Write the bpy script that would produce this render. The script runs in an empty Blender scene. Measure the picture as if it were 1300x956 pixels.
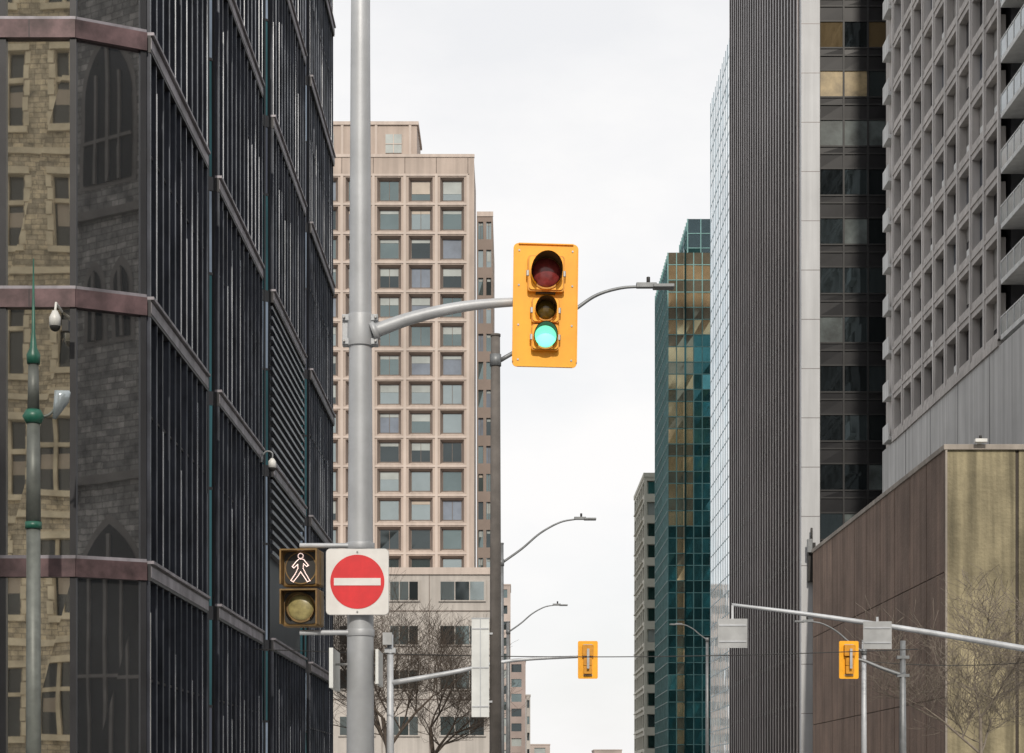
import bpy, math, random
from mathutils import Vector, Matrix
random.seed(7)
R=random.random
scene=bpy.context.scene
# ---------------------------------------------------------------- materials
MATS={}
def _nodes(name):
    m=bpy.data.materials.new(name); m.use_nodes=True
    nt=m.node_tree; bs=nt.nodes['Principled BSDF']
    MATS[name]=m
    return m,nt,bs
def mk(name,col,rough=.6,metal=0,nscale=1.0,namt=.25,bump=0,bscale=20,streak=0,spec=.5):
    m,nt,bs=_nodes(name)
    bs.inputs['Roughness'].default_value=rough
    bs.inputs['Metallic'].default_value=metal
    bs.inputs['Specular IOR Level'].default_value=spec
    tc=nt.nodes.new('ShaderNodeTexCoord')
    n=nt.nodes.new('ShaderNodeTexNoise'); n.inputs['Scale'].default_value=nscale; n.inputs['Detail'].default_value=6; n.inputs['Roughness'].default_value=.62
    nt.links.new(tc.outputs['Object'],n.inputs['Vector'])
    mr=nt.nodes.new('ShaderNodeMapRange'); mr.inputs[1].default_value=.3; mr.inputs[2].default_value=.7
    mr.inputs[3].default_value=1-namt; mr.inputs[4].default_value=1+namt
    nt.links.new(n.outputs[0],mr.inputs[0])
    last=mr.outputs[0]
    if streak>0:
        mp2=nt.nodes.new('ShaderNodeMapping'); mp2.inputs['Scale'].default_value=(1.6,1.6,.07)
        nt.links.new(tc.outputs['Object'],mp2.inputs['Vector'])
        n2=nt.nodes.new('ShaderNodeTexNoise'); n2.inputs['Scale'].default_value=1.2; n2.inputs['Detail'].default_value=5
        nt.links.new(mp2.outputs[0],n2.inputs['Vector'])
        mr2=nt.nodes.new('ShaderNodeMapRange'); mr2.inputs[1].default_value=.35; mr2.inputs[2].default_value=.65
        mr2.inputs[3].default_value=1-streak; mr2.inputs[4].default_value=1+streak*.4
        nt.links.new(n2.outputs[0],mr2.inputs[0])
        mu=nt.nodes.new('ShaderNodeMath'); mu.operation='MULTIPLY'
        nt.links.new(last,mu.inputs[0]); nt.links.new(mr2.outputs[0],mu.inputs[1]); last=mu.outputs[0]
    vm=nt.nodes.new('ShaderNodeVectorMath'); vm.operation='SCALE'; vm.inputs[0].default_value=col[:3]
    nt.links.new(last,vm.inputs['Scale'])
    nt.links.new(vm.outputs[0],bs.inputs['Base Color'])
    if bump>0:
        n3=nt.nodes.new('ShaderNodeTexNoise'); n3.inputs['Scale'].default_value=bscale; n3.inputs['Detail'].default_value=4
        nt.links.new(tc.outputs['Object'],n3.inputs['Vector'])
        b=nt.nodes.new('ShaderNodeBump'); b.inputs['Strength'].default_value=bump; b.inputs['Distance'].default_value=.05
        nt.links.new(n3.outputs[0],b.inputs['Height']); nt.links.new(b.outputs[0],bs.inputs['Normal'])
    return m
def glass(name,col,metal=.9,rough=.03,wave=.05,wscale=.5,namt=.15):
    m=mk(name,col,rough,metal,nscale=.15,namt=namt)
    nt=m.node_tree; bs=nt.nodes['Principled BSDF']
    tc=nt.nodes.new('ShaderNodeTexCoord')
    n3=nt.nodes.new('ShaderNodeTexNoise'); n3.inputs['Scale'].default_value=wscale; n3.inputs['Detail'].default_value=1
    nt.links.new(tc.outputs['Object'],n3.inputs['Vector'])
    b=nt.nodes.new('ShaderNodeBump'); b.inputs['Strength'].default_value=wave; b.inputs['Distance'].default_value=.2
    nt.links.new(n3.outputs[0],b.inputs['Height']); nt.links.new(b.outputs[0],bs.inputs['Normal'])
    return m
def emis(name,col,strength):
    m,nt,bs=_nodes(name)
    bs.inputs['Base Color'].default_value=(*col,1)
    bs.inputs['Emission Color'].default_value=(*col,1)
    bs.inputs['Emission Strength'].default_value=strength
def stone(name,c1,c2,mortar):
    m,nt,bs=_nodes(name)
    bs.inputs['Roughness'].default_value=.85
    tc=nt.nodes.new('ShaderNodeTexCoord'); sp=nt.nodes.new('ShaderNodeSeparateXYZ'); ad=nt.nodes.new('ShaderNodeMath'); cb=nt.nodes.new('ShaderNodeCombineXYZ')
    nt.links.new(tc.outputs['Object'],sp.inputs[0]); nt.links.new(sp.outputs[0],ad.inputs[0]); nt.links.new(sp.outputs[1],ad.inputs[1])
    nt.links.new(ad.outputs[0],cb.inputs[0]); nt.links.new(sp.outputs[2],cb.inputs[1])
    br=nt.nodes.new('ShaderNodeTexBrick'); br.inputs['Scale'].default_value=1; br.inputs['Brick Width'].default_value=.62; br.inputs['Row Height'].default_value=.27
    br.inputs['Mortar Size'].default_value=.018; br.inputs['Color1'].default_value=(*c1,1); br.inputs['Color2'].default_value=(*c2,1); br.inputs['Mortar'].default_value=(*mortar,1)
    br.squash=.7; br.squash_frequency=3
    nt.links.new(cb.outputs[0],br.inputs['Vector'])
    n=nt.nodes.new('ShaderNodeTexNoise'); n.inputs['Scale'].default_value=1.6; n.inputs['Detail'].default_value=9; n.inputs['Roughness'].default_value=.7
    nt.links.new(tc.outputs['Object'],n.inputs['Vector'])
    mr=nt.nodes.new('ShaderNodeMapRange'); mr.inputs[1].default_value=.35; mr.inputs[2].default_value=.65; mr.inputs[3].default_value=.4; mr.inputs[4].default_value=1.4
    nt.links.new(n.outputs[0],mr.inputs[0])
    vm=nt.nodes.new('ShaderNodeVectorMath'); vm.operation='SCALE'
    nt.links.new(br.outputs[0],vm.inputs[0]); nt.links.new(mr.outputs[0],vm.inputs['Scale']); nt.links.new(vm.outputs[0],bs.inputs['Base Color'])

mk('asphalt',(.05,.05,.052),.9,nscale=3,bump=.3,bscale=40)
mk('pavement',(.32,.31,.29),.9,nscale=1,bump=.2)
mk('kerb',(.4,.39,.37),.9)
mk('paint_white',(.75,.75,.73),.7)
mk('ground_mat',(.12,.12,.1),.95,nscale=.05)
mk('galv',(.45,.47,.5),.5,.2,nscale=2.5,namt=.12,streak=.2,bump=.05,bscale=60)
mk('galv_dark',(.2,.21,.22),.5,.4,nscale=3)
mk('pole_brown',(.12,.108,.1),.8,nscale=3,streak=.3)
mk('steel_bolt',(.3,.3,.3),.4,.8)
mk('sig_yellow',(.93,.43,.014),.45,nscale=4,namt=.08,streak=.1)
mk('sig_yellow_dk',(.6,.26,.014),.5,nscale=6,namt=.2)
mk('ped_frame',(.17,.1,.03),.5,nscale=8,namt=.45)
mk('visor_in',(.07,.04,.012),.6)
mk('black_pl',(.015,.014,.013),.5)
mk('lens_red',(.2,.03,.028),.15,nscale=20,namt=.35)
mk('lens_amber',(.09,.055,.008),.15,nscale=20,namt=.3)
mk('lens_ped',(.27,.23,.1),.3,nscale=15,namt=.35)
emis('lens_green',(.22,1,.62),1.15)
emis('led_white',(1,.76,.7),1.1)
mk('sign_white',(.7,.69,.68),.45,nscale=5,namt=.08,streak=.12)
mk('sign_red',(.62,.02,.026),.4,nscale=6,namt=.12,streak=.1)
mk('sign_back',(.36,.37,.38),.5,.3,nscale=3,namt=.12,streak=.1)
mk('sign_back_lt',(.6,.62,.62),.5,.1,nscale=3,namt=.1)
mk('mirrored_post_green',(.012,.09,.06),.4,nscale=3)
mk('post_grey',(.12,.13,.12),.5,.2,nscale=3,streak=.3)
mk('white_cast',(.6,.6,.58),.4)
mk('wire',(.03,.03,.03),.6)
mk('bark',(.075,.058,.046),.9,nscale=6)
mk('bark_lt',(.2,.17,.14),.9,nscale=6)
# left building
mk('lb_fin',(.04,.044,.058),.3,.35,nscale=.7,namt=.5)
mk('lb_fin_edge',(.09,.1,.12),.3,.7,nscale=.7,namt=.5)
mk('lb_fin_glint',(.5,.52,.56),.25,.9,nscale=.7,namt=.4)  # bright metal strips, painted-in glints along some fins
mk('lb_panel',(.022,.024,.032),.35,.2,nscale=.5,namt=.5)
mk('lb_band',(.24,.225,.25),.42,.3,nscale=1.5,namt=.4,streak=.3)
mk('lb_band_front',(.1,.062,.066),.45,.3,nscale=1.6,namt=.6,streak=.3)
mk('lb_mull',(.025,.025,.028),.4,.3)
glass('lb_glass',(.6,.575,.51),.95,.012,.02,.35,namt=.25)
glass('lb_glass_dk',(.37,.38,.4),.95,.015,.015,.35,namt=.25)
glass('lb_side',(.07,.08,.105),.6,.06,.06,.6)
glass('teal_slot',(.03,.085,.095),.85,.05,.08,.6,namt=.5)
glass('sky_slot',(.2,.24,.29),.9,.05,.06,.6,namt=.5)
# beige
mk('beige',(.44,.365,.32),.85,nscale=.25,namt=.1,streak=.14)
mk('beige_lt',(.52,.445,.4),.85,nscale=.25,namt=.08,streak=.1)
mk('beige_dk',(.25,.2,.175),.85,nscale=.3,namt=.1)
mk('beige_joint',(.17,.14,.125),.9)
mk('podium_lt',(.44,.41,.385),.85,nscale=.3,namt=.1,streak=.15)
glass('win_a',(.3,.35,.36),.7,.05,.08,.4)
glass('win_b',(.17,.215,.22),.75,.05,.08,.4)
glass('win_c',(.07,.085,.09),.7,.05,.08,.4)
mk('win_blind',(.33,.36,.355),.3,nscale=.4,namt=.2)
mk('win_blind2',(.42,.36,.3),.3,nscale=.4,namt=.15)
mk('win_blue',(.17,.2,.25),.25,nscale=.4,namt=.25)
mk('win_frame',(.3,.28,.26),.6)
# right dark tower
mk('rib',(.15,.135,.135),.32,.55,nscale=.2,namt=.25)
mk('rib_dk',(.014,.013,.013),.4,.2)
glass('rib_glass',(.1,.11,.12),.85,.06,.05,.4)
mk('pier_white',(.5,.51,.53),.6,nscale=.3,namt=.07,streak=.15)
mk('dt_mull',(.02,.02,.021),.45,.3)
glass('dt_glass',(.09,.115,.125),.85,.04,.06,.5)
glass('dt_glass2',(.04,.05,.055),.85,.04,.06,.5)
glass('dt_warm_refl',(.24,.18,.1),.7,.05,.06,.5)
mk('dt_int',(.07,.085,.085),.3,nscale=.8,namt=.6)
mk('dt_warm_refl2',(.26,.2,.11),.4,nscale=.8,namt=.6)
mk('dt_span',(.012,.012,.014),.3,.2)
# mirror tower
glass('mir_a',(.84,.91,.94),.95,.05,.03,.5)
glass('mir_b',(.7,.82,.87),.95,.05,.03,.5)
glass('mir_c',(.45,.6,.66),.95,.05,.03,.5)
mk('mir_mull',(.42,.52,.57),.4,.5)
# teal tower
glass('tl_a',(.1,.27,.28),.85,.05,.12,.3,namt=.5)
glass('tl_b',(.15,.37,.38),.9,.05,.12,.3,namt=.4)
glass('tl_c',(.06,.16,.165),.85,.05,.06,.5)
glass('tl_refl',(.62,.45,.26),.75,.08,.12,.3,namt=.45)
glass('tl_refl_dk',(.3,.26,.19),.75,.08,.12,.3,namt=.5)
glass('tl_e',(.42,.62,.72),.9,.05,.08,.5)
mk('tl_mull',(.1,.2,.2),.4,.4)
mk('sb_conc',(.5,.49,.43),.85,nscale=.2,namt=.1)
glass('sb_win',(.1,.18,.17),.8,.06,.05,.5)
# grid tower
mk('gt_conc',(.47,.445,.43),.85,nscale=.3,namt=.13,streak=.2)
mk('gt_sill',(.55,.53,.52),.85,nscale=.3,namt=.13,streak=.18)
mk('gt_plinth',(.48,.48,.48),.85,nscale=.3,namt=.1,streak=.2)
mk('gt_white',(.62,.63,.63),.7,nscale=.5,namt=.08,streak=.15)
mk('gt_dark',(.05,.05,.055),.6)
glass('gt_win',(.035,.04,.055),.7,.06,.05,.5)
glass('gt_win2',(.14,.17,.22),.7,.06,.05,.5)
mk('gt_curt',(.22,.21,.2),.5,nscale=1,namt=.4)
mk('rail_glass',(.3,.34,.36),.15,.3)
# podium
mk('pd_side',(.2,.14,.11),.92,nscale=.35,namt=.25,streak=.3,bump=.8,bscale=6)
mk('pd_front_lit',(.27,.235,.15),.92,nscale=.5,namt=.3,streak=.5,bump=.9,bscale=6)  # same concrete as the side, sunlight painted in as warmer, lighter colour
mk('pd_joint',(.05,.042,.035),.95)
mk('pd_cap',(.28,.25,.22),.85,nscale=.5,streak=.2)
stone('church_stone_sunlit',(.66,.56,.4),(.38,.33,.25),(.26,.22,.17))  # hall stone, colour raised to look sunlit
stone('church_stone_dk',(.42,.39,.35),(.2,.19,.175),(.12,.11,.1))
mk('church_trim',(.66,.58,.44),.8,nscale=1)
mk('church_trim_dk',(.2,.18,.16),.8,nscale=1)
mk('slate',(.06,.065,.07),.7,nscale=1)
mk('church_glass',(.02,.025,.03),.15)
mk('far_a',(.4,.34,.31),.9,nscale=.1)
mk('far_b',(.4,.38,.36),.9,nscale=.1)
mk('far_c',(.34,.28,.26),.9,nscale=.1)
# ---------------------------------------------------------------- mesh builder
class B:
    def __init__(s): s.v=[];s.f=[];s.m=[];s.sm=[];s.names=[]
    def mi(s,m):
        if m not in s.names: s.names.append(m)
        return s.names.index(m)
    def poly(s,pts,m,smooth=False):
        i=len(s.v); s.v+= [tuple(p) for p in pts]; s.f.append(tuple(range(i,i+len(pts)))); s.m.append(s.mi(m)); s.sm.append(smooth)
    def corners(s,c,m):
        i=len(s.v); s.v+=[tuple(p) for p in c]
        for f in ((0,3,2,1),(4,5,6,7),(0,1,5,4),(1,2,6,5),(2,3,7,6),(3,0,4,7)):
            s.f.append(tuple(i+k for k in f)); s.m.append(s.mi(m)); s.sm.append(False)
    def box(s,x0,x1,y0,y1,z0,z1,m):
        s.corners([(x0,y0,z0),(x1,y0,z0),(x1,y1,z0),(x0,y1,z0),(x0,y0,z1),(x1,y0,z1),(x1,y1,z1),(x0,y1,z1)],m)
    def fbox(s,F,u0,u1,v0,v1,w0,w1,m):
        P=F
        s.corners([P(u0,v0,w1),P(u1,v0,w1),P(u1,v0,w0),P(u0,v0,w0),P(u0,v1,w1),P(u1,v1,w1),P(u1,v1,w0),P(u0,v1,w0)],m)
    def fquad(s,F,u0,u1,v0,v1,w,m,jit=0):
        j=lambda:w+(R()-.5)*2*jit
        s.poly([F(u0,v0,j()),F(u1,v0,j()),F(u1,v1,j()),F(u0,v1,j())],m)
    def tube(s,pts,rads,m,n=12,caps=True,smooth=True):
        pts=[Vector(p) for p in pts]
        if not isinstance(rads,(list,tuple)): rads=[rads]*len(pts)
        base=len(s.v); prev=None
        for i,p in enumerate(pts):
            if i==0: t=pts[1]-pts[0]
            elif i==len(pts)-1: t=pts[-1]-pts[-2]
            else: t=(pts[i+1]-pts[i]).normalized()+(pts[i]-pts[i-1]).normalized()
            t.normalize()
            if prev is None:
                a=Vector((0,0,1)) if abs(t.z)<.9 else Vector((1,0,0))
                u=t.cross(a).normalized()
            else:
                u=(prev-t*prev.dot(t)).normalized()
            prev=u; w=t.cross(u)
            for k in range(n):
                an=2*math.pi*k/n
                s.v.append(tuple(p+(u*math.cos(an)+w*math.sin(an))*rads[i]))
        mi=s.mi(m)
        for i in range(len(pts)-1):
            for k in range(n):
                a=base+i*n+k;b=base+i*n+(k+1)%n
                s.f.append((a,b,b+n,a+n)); s.m.append(mi); s.sm.append(smooth)
        if caps:
            s.f.append(tuple(base+k for k in range(n))[::-1]); s.m.append(mi); s.sm.append(False)
            e=base+(len(pts)-1)*n
            s.f.append(tuple(e+k for k in range(n))); s.m.append(mi); s.sm.append(False)
    def dome(s,c,r,depth,m,axis='-y',n=24,rings=6):
        base=len(s.v); mi=s.mi(m)
        for j in range(rings+1):
            a=(math.pi/2)*j/rings
            rr=r*math.cos(a); d=depth*math.sin(a)
            for k in range(n):
                t=2*math.pi*k/n
                if axis=='-y': s.v.append((c[0]+rr*math.cos(t),c[1]-d,c[2]+rr*math.sin(t)))
                else: s.v.append((c[0]+rr*math.cos(t),c[1]+rr*math.sin(t),c[2]-d))
        for j in range(rings):
            for k in range(n):
                a=base+j*n+k;b=base+j*n+(k+1)%n
                s.f.append((a,b,b+n,a+n)); s.m.append(mi); s.sm.append(True)
    def rrect(s,cx,cz,w,h,r,y0,y1,m,n=6):
        pts=[]
        for (sx,sz,a0) in ((1,1,0),(-1,1,90),(-1,-1,180),(1,-1,270)):
            for k in range(n+1):
                a=math.radians(a0+90*k/n)
                pts.append((cx+sx*(w/2-r)+r*math.cos(a),cz+sz*(h/2-r)+r*math.sin(a)))
        s.poly([(p[0],y0,p[1]) for p in pts],m); s.poly([(p[0],y1,p[1]) for p in pts][::-1],m)
        for i in range(len(pts)):
            a=pts[i];b=pts[(i+1)%len(pts)]
            s.poly([(a[0],y0,a[1]),(b[0],y0,b[1]),(b[0],y1,b[1]),(a[0],y1,a[1])],m)
    def obj(s,name,parent=None,loc=(0,0,0),rot=(0,0,0),bevel=0):
        me=bpy.data.meshes.new(name); me.from_pydata(s.v,[],s.f)
        for n in s.names: me.materials.append(MATS[n])
        me.polygons.foreach_set('material_index',s.m); me.polygons.foreach_set('use_smooth',s.sm); me.update()
        o=bpy.data.objects.new(name,me); scene.collection.objects.link(o)
        o.location=loc;o.rotation_euler=rot
        if parent:
            o.parent=parent
            if parent.get('world_parts'): o.matrix_parent_inverse=Matrix.Translation(-Vector(parent.location))
        if bevel:
            bm=o.modifiers.new('bevel','BEVEL'); bm.width=bevel; bm.segments=2; bm.limit_method='ANGLE'
        return o
def empty(name,loc,world_parts=True,rot=(0,0,0)):
    e=bpy.data.objects.new(name,None); e.empty_display_size=.5; scene.collection.objects.link(e); e.location=loc; e.rotation_euler=rot
    if world_parts: e['world_parts']=1
    return e
def frame(O,U):
    O=Vector(O);U=Vector(U).normalized();Z=Vector((0,0,1));N=U.cross(Z)
    return lambda u,v,w:O+U*u+Z*v+N*w
def catmull(pts,n=8):
    pts=[Vector(p) for p in pts]; P=[pts[0]*2-pts[1]]+pts+[pts[-1]*2-pts[-2]]; out=[]
    for i in range(1,len(P)-2):
        for k in range(n):
            t=k/n; a,b,c,d=P[i-1],P[i],P[i+1],P[i+2]
            out.append(.5*((2*b)+(c-a)*t+(2*a-5*b+4*c-d)*t*t+(3*b-a-3*c+d)*t**3))
    out.append(pts[-1]); return out
def lerp(a,b,n): return [a+(b-a)*i/(n-1) for i in range(n)]
def punched(w,g,F,u0,v0,nu,nv,pu,pv,ow,oh,dep,wm,rm,gfn,cham=0,mull=0,mm='win_frame',sillm=None):
    for i in range(nu):
        for j in range(nv):
            a0=u0+i*pu;a1=a0+pu;b0=v0+j*pv;b1=b0+pv
            cu=(a0+a1)/2;cv=(b0+b1)/2
            o0,o1,p0,p1=cu-ow/2-cham,cu+ow/2+cham,cv-oh/2-cham,cv+oh/2+cham
            i0,i1,q0,q1=cu-ow/2,cu+ow/2,cv-oh/2,cv+oh/2
            w.fquad(F,a0,a1,b0,p0,0,wm);w.fquad(F,a0,a1,p1,b1,0,wm)
            w.fquad(F,a0,o0,p0,p1,0,wm);w.fquad(F,o1,a1,p0,p1,0,wm)
            w.poly([F(o0,p0,0),F(o1,p0,0),F(i1,q0,-dep),F(i0,q0,-dep)],sillm or rm)
            w.poly([F(o1,p1,0),F(o0,p1,0),F(i0,q1,-dep),F(i1,q1,-dep)],rm)
            w.poly([F(o0,p1,0),F(o0,p0,0),F(i0,q0,-dep),F(i0,q1,-dep)],rm)
            w.poly([F(o1,p0,0),F(o1,p1,0),F(i1,q1,-dep),F(i1,q0,-dep)],rm)
            gfn(g,F,i0,i1,q0,q1,-dep)
            if mull:
                g.fbox(F,i0,i0+.08,q0,q1,-dep,-dep+.07,mm);g.fbox(F,i1-.08,i1,q0,q1,-dep,-dep+.07,mm)
                g.fbox(F,i0+.08,i1-.08,q0,q0+.08,-dep,-dep+.067,mm);g.fbox(F,i0+.08,i1-.08,q1-.08,q1,-dep,-dep+.067,mm)
                if mull>1:
                    for k in range(1,mull):
                        c=i0+(i1-i0)*k/mull
                        g.fbox(F,c-.04,c+.04,q0+.08,q1-.08,-dep,-dep+.063,mm)
def pick(*opts):
    t=sum(o[1] for o in opts);r=R()*t
    for o in opts:
        r-=o[1]
        if r<=0:return o[0]
    return opts[-1][0]
def curtain(g,F,u0,u1,nu,v0,rows,nfl,mw,md,mm,jit=.01,hm=True):
    pu=(u1-u0)/nu; v=v0
    for j in range(nfl):
        for (h,fn) in rows:
            for i in range(nu):
                g.fquad(F,u0+i*pu,u0+(i+1)*pu,v,v+h,0,fn(i,j),jit)
            if hm: g.fbox(F,u0,u1,v-.05,v+.05,-.02,md*.7,mm)
            v+=h
    for i in range(nu+1):
        c=u0+i*pu; g.fbox(F,c-mw/2,c+mw/2,v0,v,-.02,md,mm)
    return v
# ---------------------------------------------------------------- world, sun, camera
to_sun=Vector((.02,-.80,.55)).normalized()
el=math.asin(to_sun.z); az=math.atan2(to_sun.x,to_sun.y)
W=bpy.data.worlds.new('World'); scene.world=W; W.use_nodes=True
nt=W.node_tree; bg=nt.nodes['Background']
sky=nt.nodes.new('ShaderNodeTexSky'); sky.sky_type='NISHITA'; sky.sun_disc=False; sky.sun_elevation=el; sky.sun_rotation=az; sky.air_density=1; sky.dust_density=2
tc=nt.nodes.new('ShaderNodeTexCoord'); mp=nt.nodes.new('ShaderNodeMapping'); mp.inputs['Scale'].default_value=(1,1,2.2)
n=nt.nodes.new('ShaderNodeTexNoise'); n.inputs['Scale'].default_value=4.0; n.inputs['Detail'].default_value=9; n.inputs['Roughness'].default_value=.55
nt.links.new(tc.outputs['Generated'],mp.inputs[0]); nt.links.new(mp.outputs[0],n.inputs['Vector'])
mr=nt.nodes.new('ShaderNodeMapRange'); mr.inputs[1].default_value=.36; mr.inputs[2].default_value=.6; mr.inputs[3].default_value=.84; mr.inputs[4].default_value=1.0
nt.links.new(n.outputs[0],mr.inputs[0])
mix=nt.nodes.new('ShaderNodeMix'); mix.data_type='RGBA'; mix.inputs[7].default_value=(10.0,9.9,9.85,1)
nt.links.new(mr.outputs[0],mix.inputs[0]); nt.links.new(sky.outputs[0],mix.inputs[6]); nt.links.new(mix.outputs[2],bg.inputs['Color'])
bg.inputs['Strength'].default_value=.1
L=bpy.data.lights.new('sun','SUN'); L.energy=2.8; L.angle=math.radians(1.0); L.color=(1,.92,.8)
lo=bpy.data.objects.new('sun',L); scene.collection.objects.link(lo); lo.rotation_euler=to_sun.to_track_quat('Z','Y').to_euler(); lo.location=(20,-60,80)
cam=bpy.data.cameras.new('camera'); co=bpy.data.objects.new('camera',cam); scene.collection.objects.link(co)
co.location=(0,0,1.65); co.rotation_euler=(math.radians(90),0,0)
cam.sensor_width=36; cam.lens=69.23; cam.shift_y=.4015; cam.clip_end=6000; cam.clip_start=.1
scene.camera=co
scene.view_settings.view_transform='Standard'; scene.view_settings.look='None'; scene.view_settings.exposure=0
# ---------------------------------------------------------------- ground
b=B(); b.poly([(-3000,-3000,0),(3000,-3000,0),(3000,3000,0),(-3000,3000,0)],'ground_mat'); b.obj('ground')
b=B(); b.poly([(.2,-200,.004),(11.5,-200,.004),(11.5,395,.004),(.2,395,.004)],'asphalt')
b.obj('road')
b=B(); b.poly([(-300,25,.004),(.2,25,.004),(.2,40,.004),(-300,40,.004)],'asphalt'); b.poly([(11.5,25,.004),(300,25,.004),(300,40,.004),(11.5,40,.004)],'asphalt'); b.obj('cross_street')
b=B()
for i in range(58):
    y=46+i*6
    b.box(5.8,5.92,y,y+3,.004,.008,'paint_white')
for i in range(10):
    x=.7+i*1.1
    b.box(x,x+.6,21.5,24.5,.004,.008,'paint_white'); b.box(x,x+.6,40.5,43.5,.004,.008,'paint_white')
b.obj('road_markings')
for nm,x0,x1 in (('pavement',-60,.05),('pavement',11.65,60)):
    for (y0,y1) in ((-200,24.85),(40.15,395)):
        b=B(); b.box(x0,x1,y0,y1,0,.13,'pavement')
        kx=(x1,x1+.15) if x1<1 else (x0-.15,x0)
        b.box(kx[0],kx[1],y0,y1,0,.135,'kerb'); b.obj(nm)
# ---------------------------------------------------------------- left building
e=empty('glass_office_building',(-20,60,0))
BANDS=[.4,6.7,12.9,19.1,25.3,31.5,37.7,43.9]
g=B();fr=B();bd=B()
FF=frame((-10.1,45.4,0),(1,0,0)); FC=frame((-10.1,45.4,0),(1.5,.8,0)); LC=1.7
xs=[0,-1.62,-3.24,-4.86,-6.48,-8.1,-9.72,-11.34,-13,-14.6,-16.2,-17.9]
for j in range(len(BANDS)-1):
    z0=BANDS[j]+.3;z1=BANDS[j+1]-.2
    for i in range(len(xs)-1):
        g.fquad(FF,xs[i+1]+.05,xs[i]-.05,z0,z1,0,'lb_glass',.005)
    g.fquad(FC,.05,LC-.05,z0,z1,0,'lb_glass_dk',.004)
for z in BANDS:
    bd.fbox(FF,-17.9,.06,z-.2,z+.22,-.1,.14,'lb_band_front'); bd.fbox(FC,.0,LC,z-.2,z+.22,-.1,.14,'lb_band_front')
    bd.fbox(FF,-17.9,.06,z+.22,z+.30,-.1,.10,'lb_band'); bd.fbox(FC,0,LC,z+.22,z+.30,-.1,.10,'lb_band')
    for x in range(9): bd.fbox(FF,-17-.01+x*2,-17+.01+x*2,z-.19,z+.21,.14,.143,'lb_mull')
for x in xs: fr.fbox(FF,x-.075,x+.075,0,44,-.1,.09,'lb_mull')
fr.fbox(FC,LC-.14,LC,0,44,-.1,.08,'lb_mull')
FS=frame((-8.6,0,0),(0,1,0))
bays=[(46.2,54.9),(57,67.0),(70.0,80.9),(83.2,94)]
for bi,(d0,d1) in enumerate(bays):
    nn=int((d1-d0)/.86); p=(d1-d0)/nn
    for j in range(len(BANDS)-1):
        z0=BANDS[j]+.28;z1=BANDS[j+1]-.2
        if bi==2 and j in(1,2):
            k=z0+(.1 if j==2 else 3)
            g.fquad(FS,d0,d1,z0,z1,-.1,'lb_panel')
            while k<z1:
                fr.fbox(FS,d0+.1,d1-.1,k,k+.12,-.1,.08,'lb_fin_edge'); k+=.36
            continue
        for i in range(nn):
            m='lb_side' if R()<.75 else 'lb_panel'
            if bi==3: m=pick(('lb_side',2),('teal_slot',3))
            g.fquad(FS,d0+i*p,d0+(i+1)*p,z0,z1,-.02,m,.004)
        zz=(z0+z1)/2+.6
        bd.fbox(FS,d0,d1,zz-.03,zz+.03,-.02,.03,'lb_mull')
    for j in range(len(BANDS)-1):
        if bi==2 and j in (1,2): continue
        for i in range(nn+1):
            c=d0+i*p; c=min(max(c,d0+.05),d1-.05)
            fr.fbox(FS,c-.04,c+.04,BANDS[j]+.2,BANDS[j+1]-.2,-.05,.1 if bi<3 else .05,'lb_fin')
            r=R()
            fr.fbox(FS,c-.016,c+.016,BANDS[j]+.28,BANDS[j+1]-.2-(0 if r>.3 else R()*3),.1 if bi<3 else .05,.122 if bi<3 else .07,'lb_fin_glint' if r<.28 else 'lb_fin_edge')
    for z in BANDS:
        bd.fbox(FS,d0,d1,z-.2,z+.2,-.1,.13,'lb_mull'); bd.fbox(FS,d0,d1,z-.12,z+.14,.13,.14,'lb_band'); bd.fbox(FS,d0,d1,z+.2,z+.27,-.1,.2,'lb_band')
    if bi>0:
        # splayed glass return between bays (turned towards the street)
        Fr=frame((-9.66,d0-1.0,0),(1,1,0)); Lr=1.42
        for j in range(len(BANDS)-1):
            a,b_=BANDS[j]+.2,BANDS[j+1]-.2; mid=a+3.4
            g.fquad(Fr,0,Lr,a,mid,.03,pick(('teal_slot',2),('lb_side',2),('sky_slot',.7)),.01)
            g.fquad(Fr,0,Lr,mid,b_,.03,pick(('teal_slot',1),('lb_side',1),('sky_slot',1.2)),.01)
            bd.fbox(Fr,0,Lr,BANDS[j+1]-.2,BANDS[j+1]+.2,-.05,.06,'lb_mull')
            bd.fbox(Fr,0,Lr,mid-.04,mid+.04,-.05,.05,'lb_mull')
        fr.fbox(Fr,Lr-.24,Lr-.18,0,44,0,.07,'lb_mull')
        fr.box(-8.68,-8.6,d0-.06,d0+.04,0,44,'lb_mull')
core2=B(); core2.box(-9.9,-8.7,46.6,bays[0][1],0,44,'lb_panel')
for (d0,d1) in bays[1:]: core2.box(-9.8,-8.7,d0+.08,d1-.02,0,44,'lb_panel')
g.obj('windows',e);fr.obj('mullions',e);bd.obj('spandrel_bands',e);core2.obj('bay_cores',e)
c=B(); c.box(-27.9,-9.8,46.7,94,0,44.2,'lb_panel'); c.box(-27.9,-10.2,45.5,46.7,43.9,44.2,'lb_panel'); c.obj('core',e)
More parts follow.
